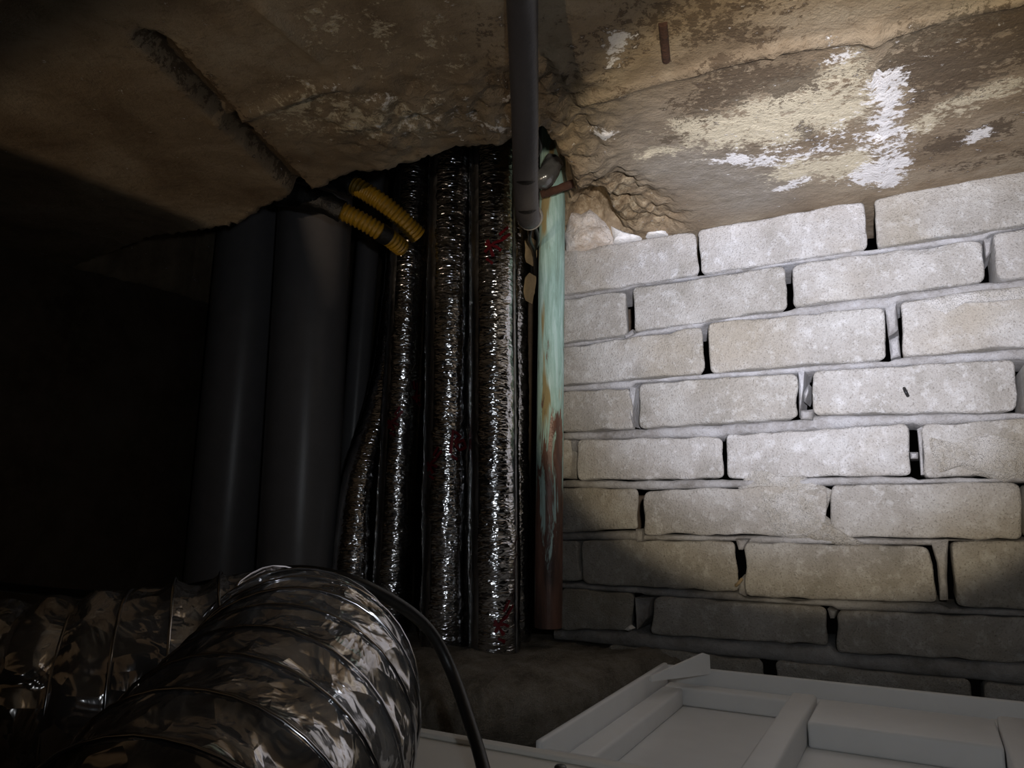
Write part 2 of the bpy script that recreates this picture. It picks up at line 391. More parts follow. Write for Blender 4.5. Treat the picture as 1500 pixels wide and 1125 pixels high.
def brick(q, seed):
    """q: corners TL, TR, BR, BL in (u, z) on the wall face; u falls to the right"""
    TL, TR, BR, BL = [Vector((p[0], p[1])) for p in q]
    Wd = ((TL - TR).length + (BL - BR).length) / 2; Hd = ((TL - BL).length + (TR - BR).length) / 2
    def lines(L, n):
        e = [0, 0.0012, 0.003, 0.006, 0.011]
        mid = [0.011 + (L - 0.022) * k / n for k in range(1, n)]
        return e + mid + [L - x for x in reversed(e)]
    xs = lines(Wd, max(4, int(Wd / 0.011))); zs = lines(Hd, 5)
    R = 0.0065; rb = 0.0022; vs_ = []; fs = []; nx, nz = len(xs), len(zs)
    tilt = (mn.noise(Vector((seed * 3.1, 0, 0))) * 0.0035, mn.noise(Vector((0, seed * 2.7, 0))) * 0.002)
    base = mn.noise(Vector((seed * 1.7, 5, 2))) * 0.003
    for b in zs:
        for a in xs:
            x, y = a, b
            cx = min(max(x, R), Wd - R); cy = min(max(y, R), Hd - R); dx, dy = x - cx, y - cy
            m = max(abs(dx), abs(dy)); h = math.hypot(dx, dy)
            if h > 1e-9 and dx and dy: x = cx + dx * m / h; y = cy + dy * m / h
            ed = min(a, b, Wd - a, Hd - b)
            back = rb - math.sqrt(max(0, rb * rb - (rb - ed) ** 2)) if ed < rb else 0
            s, t_ = x / Wd, y / Hd
            p = (TL * (1 - s) + TR * s) * (1 - t_) + (BL * (1 - s) + BR * s) * t_
            k = Vector((p.x * 48 + seed, p.y * 48, seed * 0.7))
            edge = 1 if ed < 0.004 else 0.3
            p = p + Vector((mn.noise(k), mn.noise(k + Vector((9, 4, 2))))) * 0.0026 * edge
            off = 0.0012 * mn.noise(Vector((p.x * 45, p.y * 45, seed))) + 0.0007 * mn.noise(Vector((p.x * 170, p.y * 170, seed)))
            chip = max(0, mn.noise(Vector((p.x * 38, p.y * 38, seed + 3))) - 0.25) * (0.012 if ed < 0.006 else 0)
            d = back + chip - off + base + tilt[0] * (s - 0.5) * 2 + tilt[1] * (t_ - 0.5) * 2
            vs_.append(W(p.x, WV + d, p.y))
    for j in range(nz - 1):
        for i in range(nx - 1): fs.append((j * nx + i, j * nx + i + 1, (j + 1) * nx + i + 1, (j + 1) * nx + i))
    ring = list(range(nx)) + [j * nx + nx - 1 for j in range(1, nz)] + [(nz - 1) * nx + i for i in range(nx - 2, -1, -1)] + [j * nx for j in range(nz - 2, 0, -1)]
    n0 = len(vs_); dv = Vector((VX, VY, 0)) * 0.088
    uax = Vector((UX, UY, 0)); xr = min(vs_[i].dot(uax) for i in ring)
    for i in ring:
        p = vs_[i]; k = p.dot(uax) - xr; cut = min(0.036, Wd * 0.3)
        vs_.append(p + dv + uax * max(0.0, cut - k))  # brick backs tapered out of sight so the open joints show black
    m = len(ring)
    for k in range(m): fs.append((ring[k], ring[(k + 1) % m], n0 + (k + 1) % m, n0 + k))
    fs.append(tuple(n0 + k for k in range(m)))
    cen = Vector((0, 0, 0))
    for v in vs_: cen += v
    cen /= len(vs_)
    o = mesh('brick', [v - cen for v in vs_], fs, 'brick', None, True, 65)
    o.location = cen
    return adopt(o, wall)
sd = 1
for rr in R_uz:
    for q in rr:
        brick(q, sd * 1.37); sd += 1

def edge_z(rr, u, top):
    best = None
    for q in rr:
        a, b = (q[0], q[1]) if top else (q[3], q[2])
        lo, hi = b[0], a[0]
        uu = min(max(u, lo), hi); z = a[1] + (b[1] - a[1]) * ((a[0] - uu) / (a[0] - b[0])); dd = abs(u - uu)
        if best is None or dd < best[0]: best = (dd, z)
    return best[1]
def bed_joint(i):
    up, lo = R_uz[i], R_uz[i + 1]
    vs_ = []; fs = []; n = 190; u0, u1 = 0.435, -0.75
    K = [(0.085, 0.0), (0.004, 0.0), (0.0005, 0.18), (0, 0.5), (0.001, 0.82), (0.004, 1.0), (0.085, 1.0)]
    for k in range(n + 1):
        u = u0 + (u1 - u0) * k / n
        zt = edge_z(up, u, False) - 0.0008 - 0.0030 * max(0, mn.noise(Vector((u * 26, i * 7.0, 1))) + 0.12) - 0.0008 * max(0, mn.noise(Vector((u * 120, i * 4.0, 6)))); zb = edge_z(lo, u, True) + 0.0004
        rec = 0.0009 + 0.0020 * mn.noise(Vector((u * 22, i * 3.3, 0))) + (0.010 * max(0, mn.noise(Vector((u * 16, i * 5.1, 8))) - 0.28)) + (0.0015 if i >= 5 else 0)
        for (d, tt) in K:
            j = 0.0012 * mn.noise(Vector((u * 130, tt * 4 + i, 3)))
            vs_.append(W(u, WV + rec + d + j, zt + (zb - zt) * tt))
    m = len(K)
    for k in range(n):
        for a in range(m - 1): fs.append((k * m + a, k * m + a + 1, (k + 1) * m + a + 1, (k + 1) * m + a))
        fs.append((k * m + m - 1, k * m, (k + 1) * m, (k + 1) * m + m - 1))
    fs.append(tuple(range(m))); fs.append(tuple(n * m + a for a in range(m)))
    o = mesh('bed_joint', vs_, fs, 'mortar', None, True, 60); adopt(o, wall)
for i in range(len(R_uz) - 1): bed_joint(i)

def lump_quad(name, pix, mat, proud, thick, parent, seed, n=14, rough=0.004, root=True, v=WV, edge=0.3):
    """irregular lump of mortar or stone on the wall face, outline given by points of the wall"""
    poly = [UV(on_v(x, y, v)) for x, y in pix]
    cu = sum(p[0] for p in poly) / len(poly); cz = sum(p[2] for p in poly) / len(poly)
    B = []
    for a, b in zip(poly, poly[1:] + poly[:1]):
        for q in range(5): B.append((a[0] + (b[0] - a[0]) * q / 5, a[2] + (b[2] - a[2]) * q / 5))
    vs_ = []; fs = []; m = len(B); RN = 8
    for r in range(1, RN + 1):
        f = r / RN
        for k, (bu, bz) in enumerate(B):
            jit = 1 + 0.10 * mn.noise(Vector((bu * 90, bz * 90, seed))) * f
            u = cu + (bu - cu) * f * jit; z = cz + (bz - cz) * f * jit
            pr = proud * (1 - f ** 4) - proud * edge * f ** 4 + rough * fbm(u * 55, z * 55, seed, 3)
            vs_.append(W(u, v - pr, z))
    vs_.append(W(cu, v - proud - rough * fbm(cu * 55, cz * 55, seed, 3), cz)); c = len(vs_) - 1
    for k in range(m): fs.append((c, k, (k + 1) % m))
    for r in range(RN - 1):
        for k in range(m): fs.append((r * m + k, r * m + (k + 1) % m, (r + 1) * m + (k + 1) % m, (r + 1) * m + k))
    n0 = len(vs_); dv = Vector((VX, VY, 0)) * thick
    for k in range(m): vs_.append(vs_[(RN - 1) * m + k] + dv)
    for k in range(m): fs.append(((RN - 1) * m + k, (RN - 1) * m + (k + 1) % m, n0 + (k + 1) % m, n0 + k))
    fs.append(tuple(n0 + k for k in range(m)))
    o = mesh(name, vs_, fs, mat, None, True, 70)
    return adopt(o, parent) if parent is not None else o
# mortar left in head joints (the other joints stand open)
def cc(L): return [c1(*p) for p in L]
def cd(L): return [c2(*p) for p in L]
for k, L in enumerate([
    cc([(1064, 455), (1098, 440), (1104, 520), (1074, 545)]), cc([(1076, 555), (1106, 540), (1112, 602), (1082, 612)]),
    cc([(1372, 240), (1398, 232), (1396, 280), (1380, 300)]),
    cc([(262, 700), (284, 700), (272, 770), (276, 830), (264, 780)]), cc([(792, 655), (812, 650), (806, 720), (796, 798)]),
    cc([(808, 720), (826, 690), (822, 720), (812, 750)]), cc([(800, 775), (842, 770), (838, 806), (800, 802)]),
    cc([(1142, 905), (1168, 905), (1168, 926), (1144, 926)]), cc([(1164, 830), (1182, 824), (1186, 975), (1176, 975), (1170, 900)]),
    cc([(248, 540), (272, 520), (280, 535), (250, 548)]),
    cd([(596, 405), (640, 405), (618, 440), (606, 440)]), cd([(604, 540), (622, 520), (628, 585), (606, 575)]),
    cd([(1206, 412), (1262, 412), (1258, 500), (1262, 600), (1236, 596), (1226, 480)]),
    cd([(284, 376), (304, 374), (304, 412), (286, 416)]),
    cd([(280, 590), (336, 590), (324, 650), (286, 690)]),
    cd([(884, 625), (912, 632), (905, 655), (892, 655)]), cc([(82, 868), (92, 868), (86, 900)])]):
    lump_quad('head_joint', L, 'mortar', -0.0045, 0.05, wall, k * 3.1, rough=0.003)
# mortar smeared over the courses, and rubble packed under the slab at the end of the wall
lump_quad('mortar_smear', cd([(650, 165), (720, 190), (800, 210), (900, 250), (870, 330), (960, 400), (1000, 425), (860, 425), (700, 395), (620, 330), (600, 240)]), 'smear', 0.0028, 0.006, wall, 3.3, rough=0.0022, edge=1.6)
lump_quad('mortar_smear', cc([(1180, 850), (1260, 860), (1400, 830), (1560, 860), (1560, 990), (1440, 1000), (1280, 960), (1200, 985)]), 'smear', 0.0026, 0.006, wall, 6.3, rough=0.002, edge=1.6)
lump_quad('mortar_smear', cc([(1120, 432), (1300, 400), (1560, 372), (1560, 420), (1420, 436), (1300, 440), (1240, 480), (1160, 452)]), 'smear', 0.0024, 0.006, wall, 8.3, rough=0.0012, edge=1.6)
lump_quad('rubble_stone', [(826, 372), (826, 306), (850, 312), (866, 304), (882, 320), (897, 338), (896, 356), (860, 364)], 'stone', 0.012, 0.07, wall, 11.0, rough=0.006)
lump_quad('rubble_stone', [(898, 355), (893, 330), (916, 340), (938, 346), (932, 350)], 'chip', 0.006, 0.05, wall, 13.0, rough=0.003)
lump_quad('rubble_stone', [(945, 347), (948, 341), (974, 338), (974, 343)], 'chip', 0.006, 0.05, wall, 15.0, rough=0.002)

# ------------------------------------------------------------------ setting: slab overhead with the pipe opening
def puv(L, z=ZS): return [UV(on_z(x, y, z))[:2] for x, y in L]
hole = puv([(331, 332), (359, 324), (387, 303), (415, 292), (432, 281), (474, 277), (494, 262), (516, 253), (545, 252), (572, 248), (594, 238), (635, 228), (665, 216), (700, 212), (745, 206), (764, 184), (790, 172), (804, 190), (820, 225), (836, 250), (843, 285), (836, 330)])
hole = hole + [(0.425, 0.93), (0.425, 1.12), (1.07, 1.12), (1.07, 0.63), (0.86, 0.60)]
HP = np.array(hole)
def sdf_poly(P, poly):
    d = np.full(len(P), 1e9); ins = np.zeros(len(P), bool); n = len(poly)
    for i in range(n):
        a = poly[i]; b = poly[(i + 1) % n]; ab = b - a; ap = P - a
        t_ = np.clip((ap @ ab) / (ab @ ab), 0, 1); q = ap - t_[:, None] * ab
        d = np.minimum(d, np.hypot(q[:, 0], q[:, 1]))
        c = (a[1] > P[:, 1]) != (b[1] > P[:, 1])
        with np.errstate(divide='ignore', invalid='ignore'):
            x = (b[0] - a[0]) * (P[:, 1] - a[1]) / (b[1] - a[1]) + a[0]
        ins ^= c & (P[:, 0] < x)
    return np.where(ins, -d, d)
def seg_dist(P, line):
    L = np.array(line); d = np.full(len(P), 1e9)
    if len(L) == 1: return np.hypot(P[:, 0] - L[0, 0], P[:, 1] - L[0, 1])
    for a, b in zip(L, L[1:]):
        ab = b - a; ap = P - a; t_ = np.clip((ap @ ab) / (ab @ ab), 0, 1); q = ap - t_[:, None] * ab
        d = np.minimum(d, np.hypot(q[:, 0], q[:, 1]))
    return d
ST = 0.0048
us = np.arange(-0.62, 1.12, ST); vv_ = np.arange(-0.35, 1.06, ST)
UU, VV = np.meshgrid(us, vv_); P2 = np.stack([UU.ravel(), VV.ravel()], 1)
N1 = np.array([mn.noise(Vector((p[0] * 28, p[1] * 28, 1.5))) for p in P2])
N2 = np.array([mn.noise(Vector((p[0] * 85, p[1] * 85, 4.5))) for p in P2])
N0 = np.array([mn.noise(Vector((p[0] * 7, p[1] * 7, 9.5))) for p in P2])
VO = np.array([mn.noise(Vector((p[0] * 60 + 0.8 * mn.noise(Vector((p[0] * 30, p[1] * 30, 0))), p[1] * 24, 7.5))) for p in P2])
D = sdf_poly(P2, HP) + 0.006 * N1 + 0.004 * N2
zz = np.full(len(P2), ZS) + 0.0016 * N0 + 0.0006 * N2
def fin(line, h, wd):
    global zz
    d = seg_dist(P2, line); zz = zz - h * np.exp(-(d / wd) ** 2) * (0.75 + 0.5 * N1)
def stepline(line, h, side=1): pass
lineR = puv([(1278, 40), (1290, 270)]); fin(lineR, 0.006, 0.007); fin(puv([(1283, 100), (1286, 200)]), -0.007, 0.003)
fin(puv([(832, 152), (1010, 104), (1120, 72), (1290, 48), (1500, -2)]), 0.006, 0.005)
fin(puv([(790, 122), (832, 156), (905, 246), (945, 300), (982, 338)]), -0.005, 0.004)
fin(puv([(1120, 0), (1133, 70)]), 0.003, 0.005)
fin(puv([(383, 10), (450, 70), (515, 125), (560, 165)]), 0.006, 0.004)
fin(puv([(515, 118), (450, 133), (380, 160), (320, 180)]), 0.006, 0.006)
gr = puv([(225, 60), (318, 155), (440, 278)]); dg = seg_dist(P2, gr); zz = zz + 0.014 * np.clip((0.013 - dg) / 0.004, 0, 1)
fin(puv([(440, 210), (475, 235)]), -0.004, 0.004)
# lumpy, broken concrete next to the opening
rough_line = puv([(560, 190), (600, 160), (660, 160), (720, 165), (745, 180)]); dr = seg_dist(P2, rough_line)
rr_ = np.exp(-(dr / 0.055) ** 2)
chunk_line = puv([(800, 130), (820, 200), (850, 260)]); rr2 = np.exp(-(seg_dist(P2, chunk_line) / 0.05) ** 2)
zz = zz + rr_ * (0.004 * N1 + 0.007 * N2 + 0.004 * VO) - 0.003 * rr_ + rr2 * (0.005 * N1 + 0.009 * N2 + 0.006 * VO)
brk = sdf_poly(P2, np.array(puv([(826, 300), (848, 262), (900, 248), (965, 280), (990, 320), (1000, 338), (900, 364), (826, 375)])))
bk = np.clip((0.012 - brk + 0.012 * N2 + 0.012 * N1) / 0.065, 0, 1)
zz = zz + bk * (0.022 + 0.020 * VO + 0.004 * N1 + 0.008 * N2)
brk2 = sdf_poly(P2, np.array(puv([(820, 306), (850, 296), (880, 300), (905, 335), (905, 356), (820, 374)])))
zz = zz + 0.045 * np.clip((0.008 - brk2 + 0.006 * N2) / 0.02, 0, 1)
nearedge = np.exp(-np.clip(D, 0, 1) / 0.012)
zz = zz + nearedge * (0.004 * N2 + 0.003 * N1)
zz = zz + np.clip(-D, 0, 1) * 7.0
keep = D > -0.030
def gmask(items):
    s = np.zeros(len(P2))
    for L, rad, amp in items: s = np.maximum(s, amp * np.exp(-(seg_dist(P2, puv(L)) / rad) ** 2))
    return s
att = {
 'white': gmask([([(1296, 115), (1300, 180), (1304, 270)], 0.022, 0.74), ([(1268, 262), (1290, 240)], 0.02, 0.9), ([(1075, 232), (1118, 238)], 0.02, 0.75), ([(1148, 276), (1180, 262)], 0.012, 0.75), ([(886, 198)], 0.012, 0.9), ([(1436, 196), (1425, 206)], 0.012, 0.9), ([(1225, 85)], 0.014, 0.6), ([(600, 180), (640, 175), (720, 170)], 0.035, 0.36), ([(905, 55), (895, 85)], 0.010, 0.75), ([(1150, 225), (1260, 200)], 0.05, 0.42), ([(560, 140), (500, 125)], 0.02, 0.3)]),
 'cream': gmask([([(1030, 190), (1150, 190), (1260, 150)], 0.05, 0.75), ([(1120, 160), (1250, 110)], 0.045, 0.7), ([(1170, 250), (1250, 240)], 0.04, 0.8), ([(1350, 180), (1460, 130)], 0.03, 0.65), ([(950, 225), (975, 220)], 0.02, 0.6), ([(1340, 60), (1420, 20)], 0.03, 0.5), ([(450, 160), (600, 170)], 0.05, 0.5), ([(520, 40), (640, 90)], 0.06, 0.3)]),
 'dark': gmask([([(1030, 150), (1110, 110), (1150, 120)], 0.035, 0.85), ([(1060, 95), (1110, 100)], 0.03, 0.7), ([(1340, 90), (1400, 110), (1500, 60)], 0.045, 0.95), ([(1370, 60), (1500, 20)], 0.04, 0.85), ([(1340, 150)], 0.025, 0.7), ([(1380, 215), (1460, 190)], 0.022, 0.9), ([(1380, 250), (1500, 225)], 0.015, 0.6), ([(1180, 185), (1195, 215)], 0.015, 0.65), ([(980, 20), (1080, 40)], 0.05, 0.6), ([(985, 205)], 0.02, 0.7), ([(810, 20), (812, 110)], 0.01, 0.3), ([(870, 110), (900, 60)], 0.04, 0.45), ([(700, 40), (730, 120)], 0.02, 0.4), ([(225, 60), (330, 160), (440, 278)], 0.016, 0.9)]),  # stains, a darkened groove, and the hanging pipe's shadow band painted on the slab
 'grey': gmask([([(990, 240), (1090, 270), (1100, 290)], 0.055, 0.95), ([(900, 160), (950, 230)], 0.05, 0.5)]),
 'rough': np.clip(rr_ + rr2 + bk, 0, 1),
 'tan': bk * 0.95 + 0.12 * rr2,
}
idx = -np.ones(len(P2), int); kk = np.where(keep)[0]; idx[kk] = np.arange(len(kk))
nu, nv = len(us), len(vv_)
I = idx.reshape(nv, nu)
qa, qb, qc, qd = I[:-1, :-1].ravel(), I[:-1, 1:].ravel(), I[1:, 1:].ravel(), I[1:, :-1].ravel()
ok = (qa >= 0) & (qb >= 0) & (qc >= 0) & (qd >= 0)
Q = np.stack([qa[ok], qb[ok], qc[ok], qd[ok]], 1)
PX = P2[kk, 0] * UX + P2[kk, 1] * VX; PY = P2[kk, 0] * UY + P2[kk, 1] * VY
XYZ = np.stack([PX, PY, zz[kk] + ZC], 1)
me = bpy.data.meshes.new('ceiling'); me.from_pydata(XYZ.tolist(), [], Q[:, ::1].tolist())
me.polygons.foreach_set('use_smooth', [True] * len(me.polygons))
for k, a in att.items():
    A = me.attributes.new(k, 'FLOAT', 'POINT'); A.data.foreach_set('value', a[kk].astype(np.float32))
me.update(); ceil = link('ceiling', me, 'slab'); struct(ceil)
# upper face of the slab, so that it is a solid 0.2 m thick outside the opening
mesh('slab_body', [W(u, v, z) for z in (ZS + 0.05, ZS + 0.22) for (u, v) in ((-0.62, -0.35), (1.12, -0.35), (1.12, 0.50), (-0.62, 0.50))],
     [(0, 1, 2, 3), (4, 5, 6, 7), (0, 1, 5, 4), (1, 2, 6, 5), (2, 3, 7, 6), (3, 0, 4, 7)], 'slab', ceil, False)

# ------------------------------------------------------------------ setting: side wall, shaft back, false ceiling
def rough_wall(name, A, B, z0, z1, thick, mat, amp, seed, n=70):
    """wall between plan points A and B given as (u, v); thickness grows to the outside"""
    a = Vector(A); b = Vector(B); d = (b - a); nr = Vector((d.y, -d.x)).normalized(); vs_ = []; fs = []; m = 40
    for j in range(m + 1):
        for i in range(n + 1):
            p = a + d * (i / n); z = z0 + (z1 - z0) * j / m
            o = amp * fbm(p.x * 6 + p.y * 6, z * 6, seed, 3) + amp * 0.4 * max(0, mn.noise(Vector((p.x * 20 + p.y * 20, z * 14, seed))))
            p = p + nr * o; vs_.append(W(p.x, p.y, z))
    n0 = len(vs_)
    for z in (z0, z1):
        for i in (0, 1):
            p = (b if i else a) + nr * thick; vs_.append(W(p.x, p.y, z))
    for j in range(m):
        for i in range(n): k = j * (n + 1) + i; fs.append((k, k + 1, k + n + 2, k + n + 1))
    fs.append((n0, n0 + 1, n0 + 3, n0 + 2))
    bot = list(range(n + 1)); top = [m * (n + 1) + i for i in range(n + 1)]
    fs.append(tuple(bot) + (n0 + 1, n0)); fs.append(tuple(top) + (n0 + 3, n0 + 2))
    fs.append(tuple(j * (n + 1) for j in range(m + 1)) + (n0 + 2, n0)); fs.append(tuple(j * (n + 1) + n for j in range(m + 1)) + (n0 + 3, n0 + 1))
    return struct(mesh(name, vs_, fs, mat, None, True, 50))
rough_wall('wall_left', (1.075, 1.10), (1.075, -0.35), -0.245, 0.75, -0.08, 'wall_dark', 0.006, 2.2)
rough_wall('wall_back', (0.30, 1.10), (1.14, 1.10), -0.245, 0.75, -0.08, 'wall_dark', 0.006, 5.2)

HU0, HU1, HV0, HV1 = -0.55, 0.63, -0.90, -0.50       # the open hatch below the camera
def board():
    """false ceiling: a slab with two rectangular openings, the hatch and an added one that lets room light onto the duct"""
    ub = [-0.75, HU0, 0.56, HU1, 0.82, 1.14]; vb = [-1.10, HV0, HV1, -0.30, -0.17, 1.10]
    def solid(i, j):
        if not (0 <= i < 5 and 0 <= j < 5): return False
        if j == 1 and i in (1, 2): return False
        if j == 3 and i in (2, 3): return False  # opening added out of view so the room lamp reaches the duct
        return True
    vs_ = []; ix = {}; fs = []
    def V_(i, j, z):
        k = (i, j, z)
        if k not in ix: ix[k] = len(vs_); vs_.append(W(ub[i], vb[j], -0.245 if z else -0.255))
        return ix[k]
    for i in range(5):
        for j in range(5):
            if not solid(i, j): continue
            for z in (0, 1): fs.append((V_(i, j, z), V_(i + 1, j, z), V_(i + 1, j + 1, z), V_(i, j + 1, z)))
            for (di, dj, a, b) in ((-1, 0, (i, j), (i, j + 1)), (1, 0, (i + 1, j), (i + 1, j + 1)), (0, -1, (i, j), (i + 1, j)), (0, 1, (i, j + 1), (i + 1, j + 1))):
                if not solid(i + di, j + dj): fs.append((V_(*a, 0), V_(*b, 0), V_(*b, 1), V_(*a, 1)))
    return struct(mesh('floor', vs_, fs, 'board', None, False))
board()

# ------------------------------------------------------------------ foil wrapped pipes
def vpipe(top, bot, v, z0, z1, mids=(), vb=None):
    """axis of a near vertical pipe through two points of the picture at depth v, run on to the heights z0..z1"""
    a = on_v(*bot, vb if vb is not None else v); b = on_v(*top, v); d = (b - a) / (b.z - a.z)
    pts = [a + d * (z0 + ZC - a.z)]
    for m_ in mids: pts.append(on_v(m_[0], m_[1], m_[2]))
    if not mids: pts += [a + d * (zq + ZC - a.z) for zq in (z0 + (z1 - z0) * 0.33, z0 + (z1 - z0) * 0.66)]
    pts.append(a + d * (z1 + ZC - a.z)); return pts
SY = [[(0, 0), (0.1, 1.0), (0.45, 0.75), (0.15, 0.5)], [(0.2, 0.45), (0.6, 0.6), (0.75, 0.3), (0.4, 0.15), (0.2, 0.4)], [(0.05, -0.1), (0.3, -0.25)]]
SL = [[(0, 0), (0.5, 0.3), (0.9, 0.35)], [(0.1, 0.35), (0.55, 0.1), (0.7, -0.1)], [(0.25, 0.5), (0.3, -0.3)], [(0.8, 0.6), (1.3, 0.9)], [(0.9, 0.4), (1.35, 0.6)], [(0.0, -0.3), (0.2, -0.6)]]
def foil_pipe(label, pts, r, seed, seams=((-1.05, -0.62),), marks=(), group='foil insulated pipes'):
    p = Path(pts, 0.0032, ref=(1, 0, 0))
    root = thing('insulated_pipe', label, 'pipe', pts[0], group)
    def disp(s, an):
        a = 0.0011 * mn.noise(Vector((math.cos(an) * 2.0 + seed, math.sin(an) * 2.0, s * 105)))
        b = 0.0004 * mn.noise(Vector((math.cos(an) * 5 + seed, math.sin(an) * 5, s * 330)))
        return a + 0.0016 * mn.noise(Vector((seed, math.cos(an), s * 14)))
    adopt(tube('foil_jacket', p, r, 'foil', None, 44, disp), root)
    for (a0, a1) in seams: adopt(strip_on('seam_tape', p, r + 0.0006, 'tape', None, 0.0, 1.0, a0, a1, 0.0008, 170), root)
    for k, (kind, px, py, a, size, rot) in enumerate(marks):
        best = min(range(p.n), key=lambda i: abs(562.5 - F * ((-sP * p.p[i].y + cP * (p.p[i].z - ZC)) / (cP * p.p[i].y + sP * (p.p[i].z - ZC))) - py))
        adopt(stroke_on('printed_mark', p, r + 0.001, None, kind, best / (p.n - 1), a, size, 0.0034, rot, k), root)
    return root
LZ = -0.183
foil_pipe('foil wrapped pipe nearest the green copper pipe, red print near its top', vpipe((722, 215), (724, 930), 0.835, LZ, 0.62), 0.0325, 1.0, ((-1.05, -0.60), (0.95, 1.12)), [(SL, 740, 380, -0.30, 0.030, 0.25), (SL, 740, 920, 0.05, 0.026, 0.5)])
foil_pipe('middle foil wrapped pipe of the three tall ones, red letter print halfway', vpipe((661, 225), (651, 930), 0.835, LZ, 0.62), 0.0312, 2.0, ((-1.1, -0.55),), [(SY, 675, 665, 0.22, 0.030, 0.0), (SL, 640, 690, -0.75, 0.022, 0.5)])
foil_pipe('leftmost of the three tall foil wrapped pipes reaching into the slab opening', vpipe((606, 240), (576, 830), 0.872, LZ, 0.62), 0.0280, 3.0, ((-1.0, -0.5),), [(SL, 600, 630, -0.45, 0.022, 0.5), (SL, 622, 590, 0.95, 0.020, 1.2)])
pl = [on_v(511, 930, 0.86), on_v(517, 830, 0.86), on_v(529, 710, 0.88), on_v(560, 600, 0.92), on_v(578, 510, 0.94), on_v(590, 395, 0.95), on_v(598, 300, 0.96)]
foil_pipe('thinner foil wrapped pipe leaning behind the others beside grey plastic pipe', pl, 0.0285, 4.0, ())
foil_pipe('foil wrapped pipe mostly hidden behind the one beside the copper pipe', vpipe((742, 300), (744, 900), 0.905, LZ, 0.62), 0.030, 5.0, ())

# ------------------------------------------------------------------ grey plastic drain pipes
def pvc(label, top, bot, v, r, collar=None):
    pts = vpipe(top, bot, v, LZ, 0.62); p = Path(pts, 0.02, ref=(1, 0, 0))
    root = thing('drain_pipe', label, 'pipe', pts[0], 'grey plastic drain pipes')
    adopt(tube('pipe_body', p, r, 'pvc', None, 48), root)
    if collar: adopt(tube('coupling', p, r + 0.004, 'pvc', None, 48, None, collar[0], collar[1]), root)
    return root
pvc('wide grey plastic drain pipe standing beside the thin leaning foil pipe', (461, 330), (435, 830), 0.84, 0.0565, None)
pvc('wide grey plastic drain pipe farthest left next to the dark wall', (371, 335), (326, 830), 0.85, 0.0555, None)
pvc('dark narrow plastic pipe deep in the shaft between drain pipe and foil pipes', (540, 350), (512, 700), 1.0, 0.020, None)

# ------------------------------------------------------------------ copper pipe and its rusty bar
pts = vpipe((809, 290), (803, 920), 0.868, LZ + 0.03, 0.50); cp = Path(pts, 0.01, ref=(1, 0, 0))
root = thing('copper_pipe', 'copper pipe with pale green patina fading to bare brown below', 'pipe', pts[0])
adopt(tube('pipe_body', cp, 0.0173, 'copper', None, 40, lambda s, a: 0.0003 * mn.noise(Vector((math.cos(a) * 2, math.sin(a) * 2, s * 20)))), root)
bp = Path([on_v(794, 285, 0.80), on_v(806, 281, 0.80), on_v(825, 274, 0.80), on_v(845, 267, 0.80), on_v(862, 262, 0.80)], 0.003)
tag(tube('steel_bar', bp, 0.0052, 'rust', None, 14, lambda s, a: 0.0011 * mn.noise(Vector((math.cos(a), math.sin(a), s * 150)))), 'rusted iron bar crossing the top of the green copper pipe', 'bar')

# ------------------------------------------------------------------ dark pipe hanging under the slab
dp = Path([on_y(764, -90, 0.40), on_y(765, 0, 0.452), on_y(767, 90, 0.50), on_y(769, 180, 0.548), on_y(770, 262, 0.596), on_y(772, 305, 0.625), on_y(775, 318, 0.655), on_y(778, 316, 0.72)], 0.002)
root = thing('hanging_pipe', 'dark grey plastic pipe hanging under the slab in front of foil pipes', 'pipe', dp.p[0])
adopt(tube('pipe_body', dp, 0.0106, 'dark_pipe', None, 28, lambda s, a: 0.00022 * math.sin(s * 2 * math.pi / 0.0042)), root)
adopt(tube('collar', dp, 0.0119, 'dark_pipe', None, 28, None, 0.83, 0.88), root)
adopt(tube('collar', dp, 0.0124, 'dark_pipe', None, 28, None, 0.90, 0.94), root)
for ff in (0.60, 0.685):
    c = dp.at(ff, 0.0, 0.0106)
    ii = int(ff * (dp.n - 1)); tn = dp.t[ii]
    view = (Vector((0, 0, ZC)) - dp.p[ii]); view = (view - tn * view.dot(tn)).normalized(); side = tn.cross(view)
    vs_ = []; fs = []
    for q in range(9):
        x = -0.8 + 1.6 * q / 8; hh = 0.0022 * (1 - (x / 0.85) ** 2)
        for sg in (-1, 1):
            pos = dp.p[ii] + (view * math.cos(x) + side * math.sin(x)) * 0.01105 + tn * (sg * hh + 0.002 * x * x)
            vs_.append(pos)
    for q in range(8): fs.append((2 * q, 2 * q + 1, 2 * q + 3, 2 * q + 2))
    adopt(mesh('slit', vs_, fs, 'tape_black', None), root)

# grey metal stub and black leads behind the hanging pipe
sp = Path([on_v(778, 262, 0.80), on_v(790, 262, 0.79), on_v(800, 258, 0.79), on_v(812, 236, 0.80)], 0.003)
tag(tube('pipe_stub', sp, 0.0125, 'steel', None, 24, lambda s, a: 0.0016 * mn.noise(Vector((math.cos(a) * 2, math.sin(a) * 2, s * 90)))), 'shiny grey metal stub behind the hanging dark pipe', 'pipe stub')
for k, L in enumerate([[(779, 330, .78), (776, 350, .80), (783, 372, .86), (785, 420, .93)], [(783, 330, .78), (788, 352, .82), (780, 380, .9), (778, 430, .95)], [(786, 195, .70), (792, 215, .72), (784, 240, .76), (790, 280, .8)]]):
    pp = Path([on_v(*q) for q in L], 0.003)
    tag(tube('lead', pp, 0.0022, 'black', None, 10), ['thin black lead dangling left below the hanging dark pipe', 'thin black lead dangling right below the hanging dark pipe', 'thin black lead beside the broken slab edge above the stub'][k], 'wire', 'black leads')
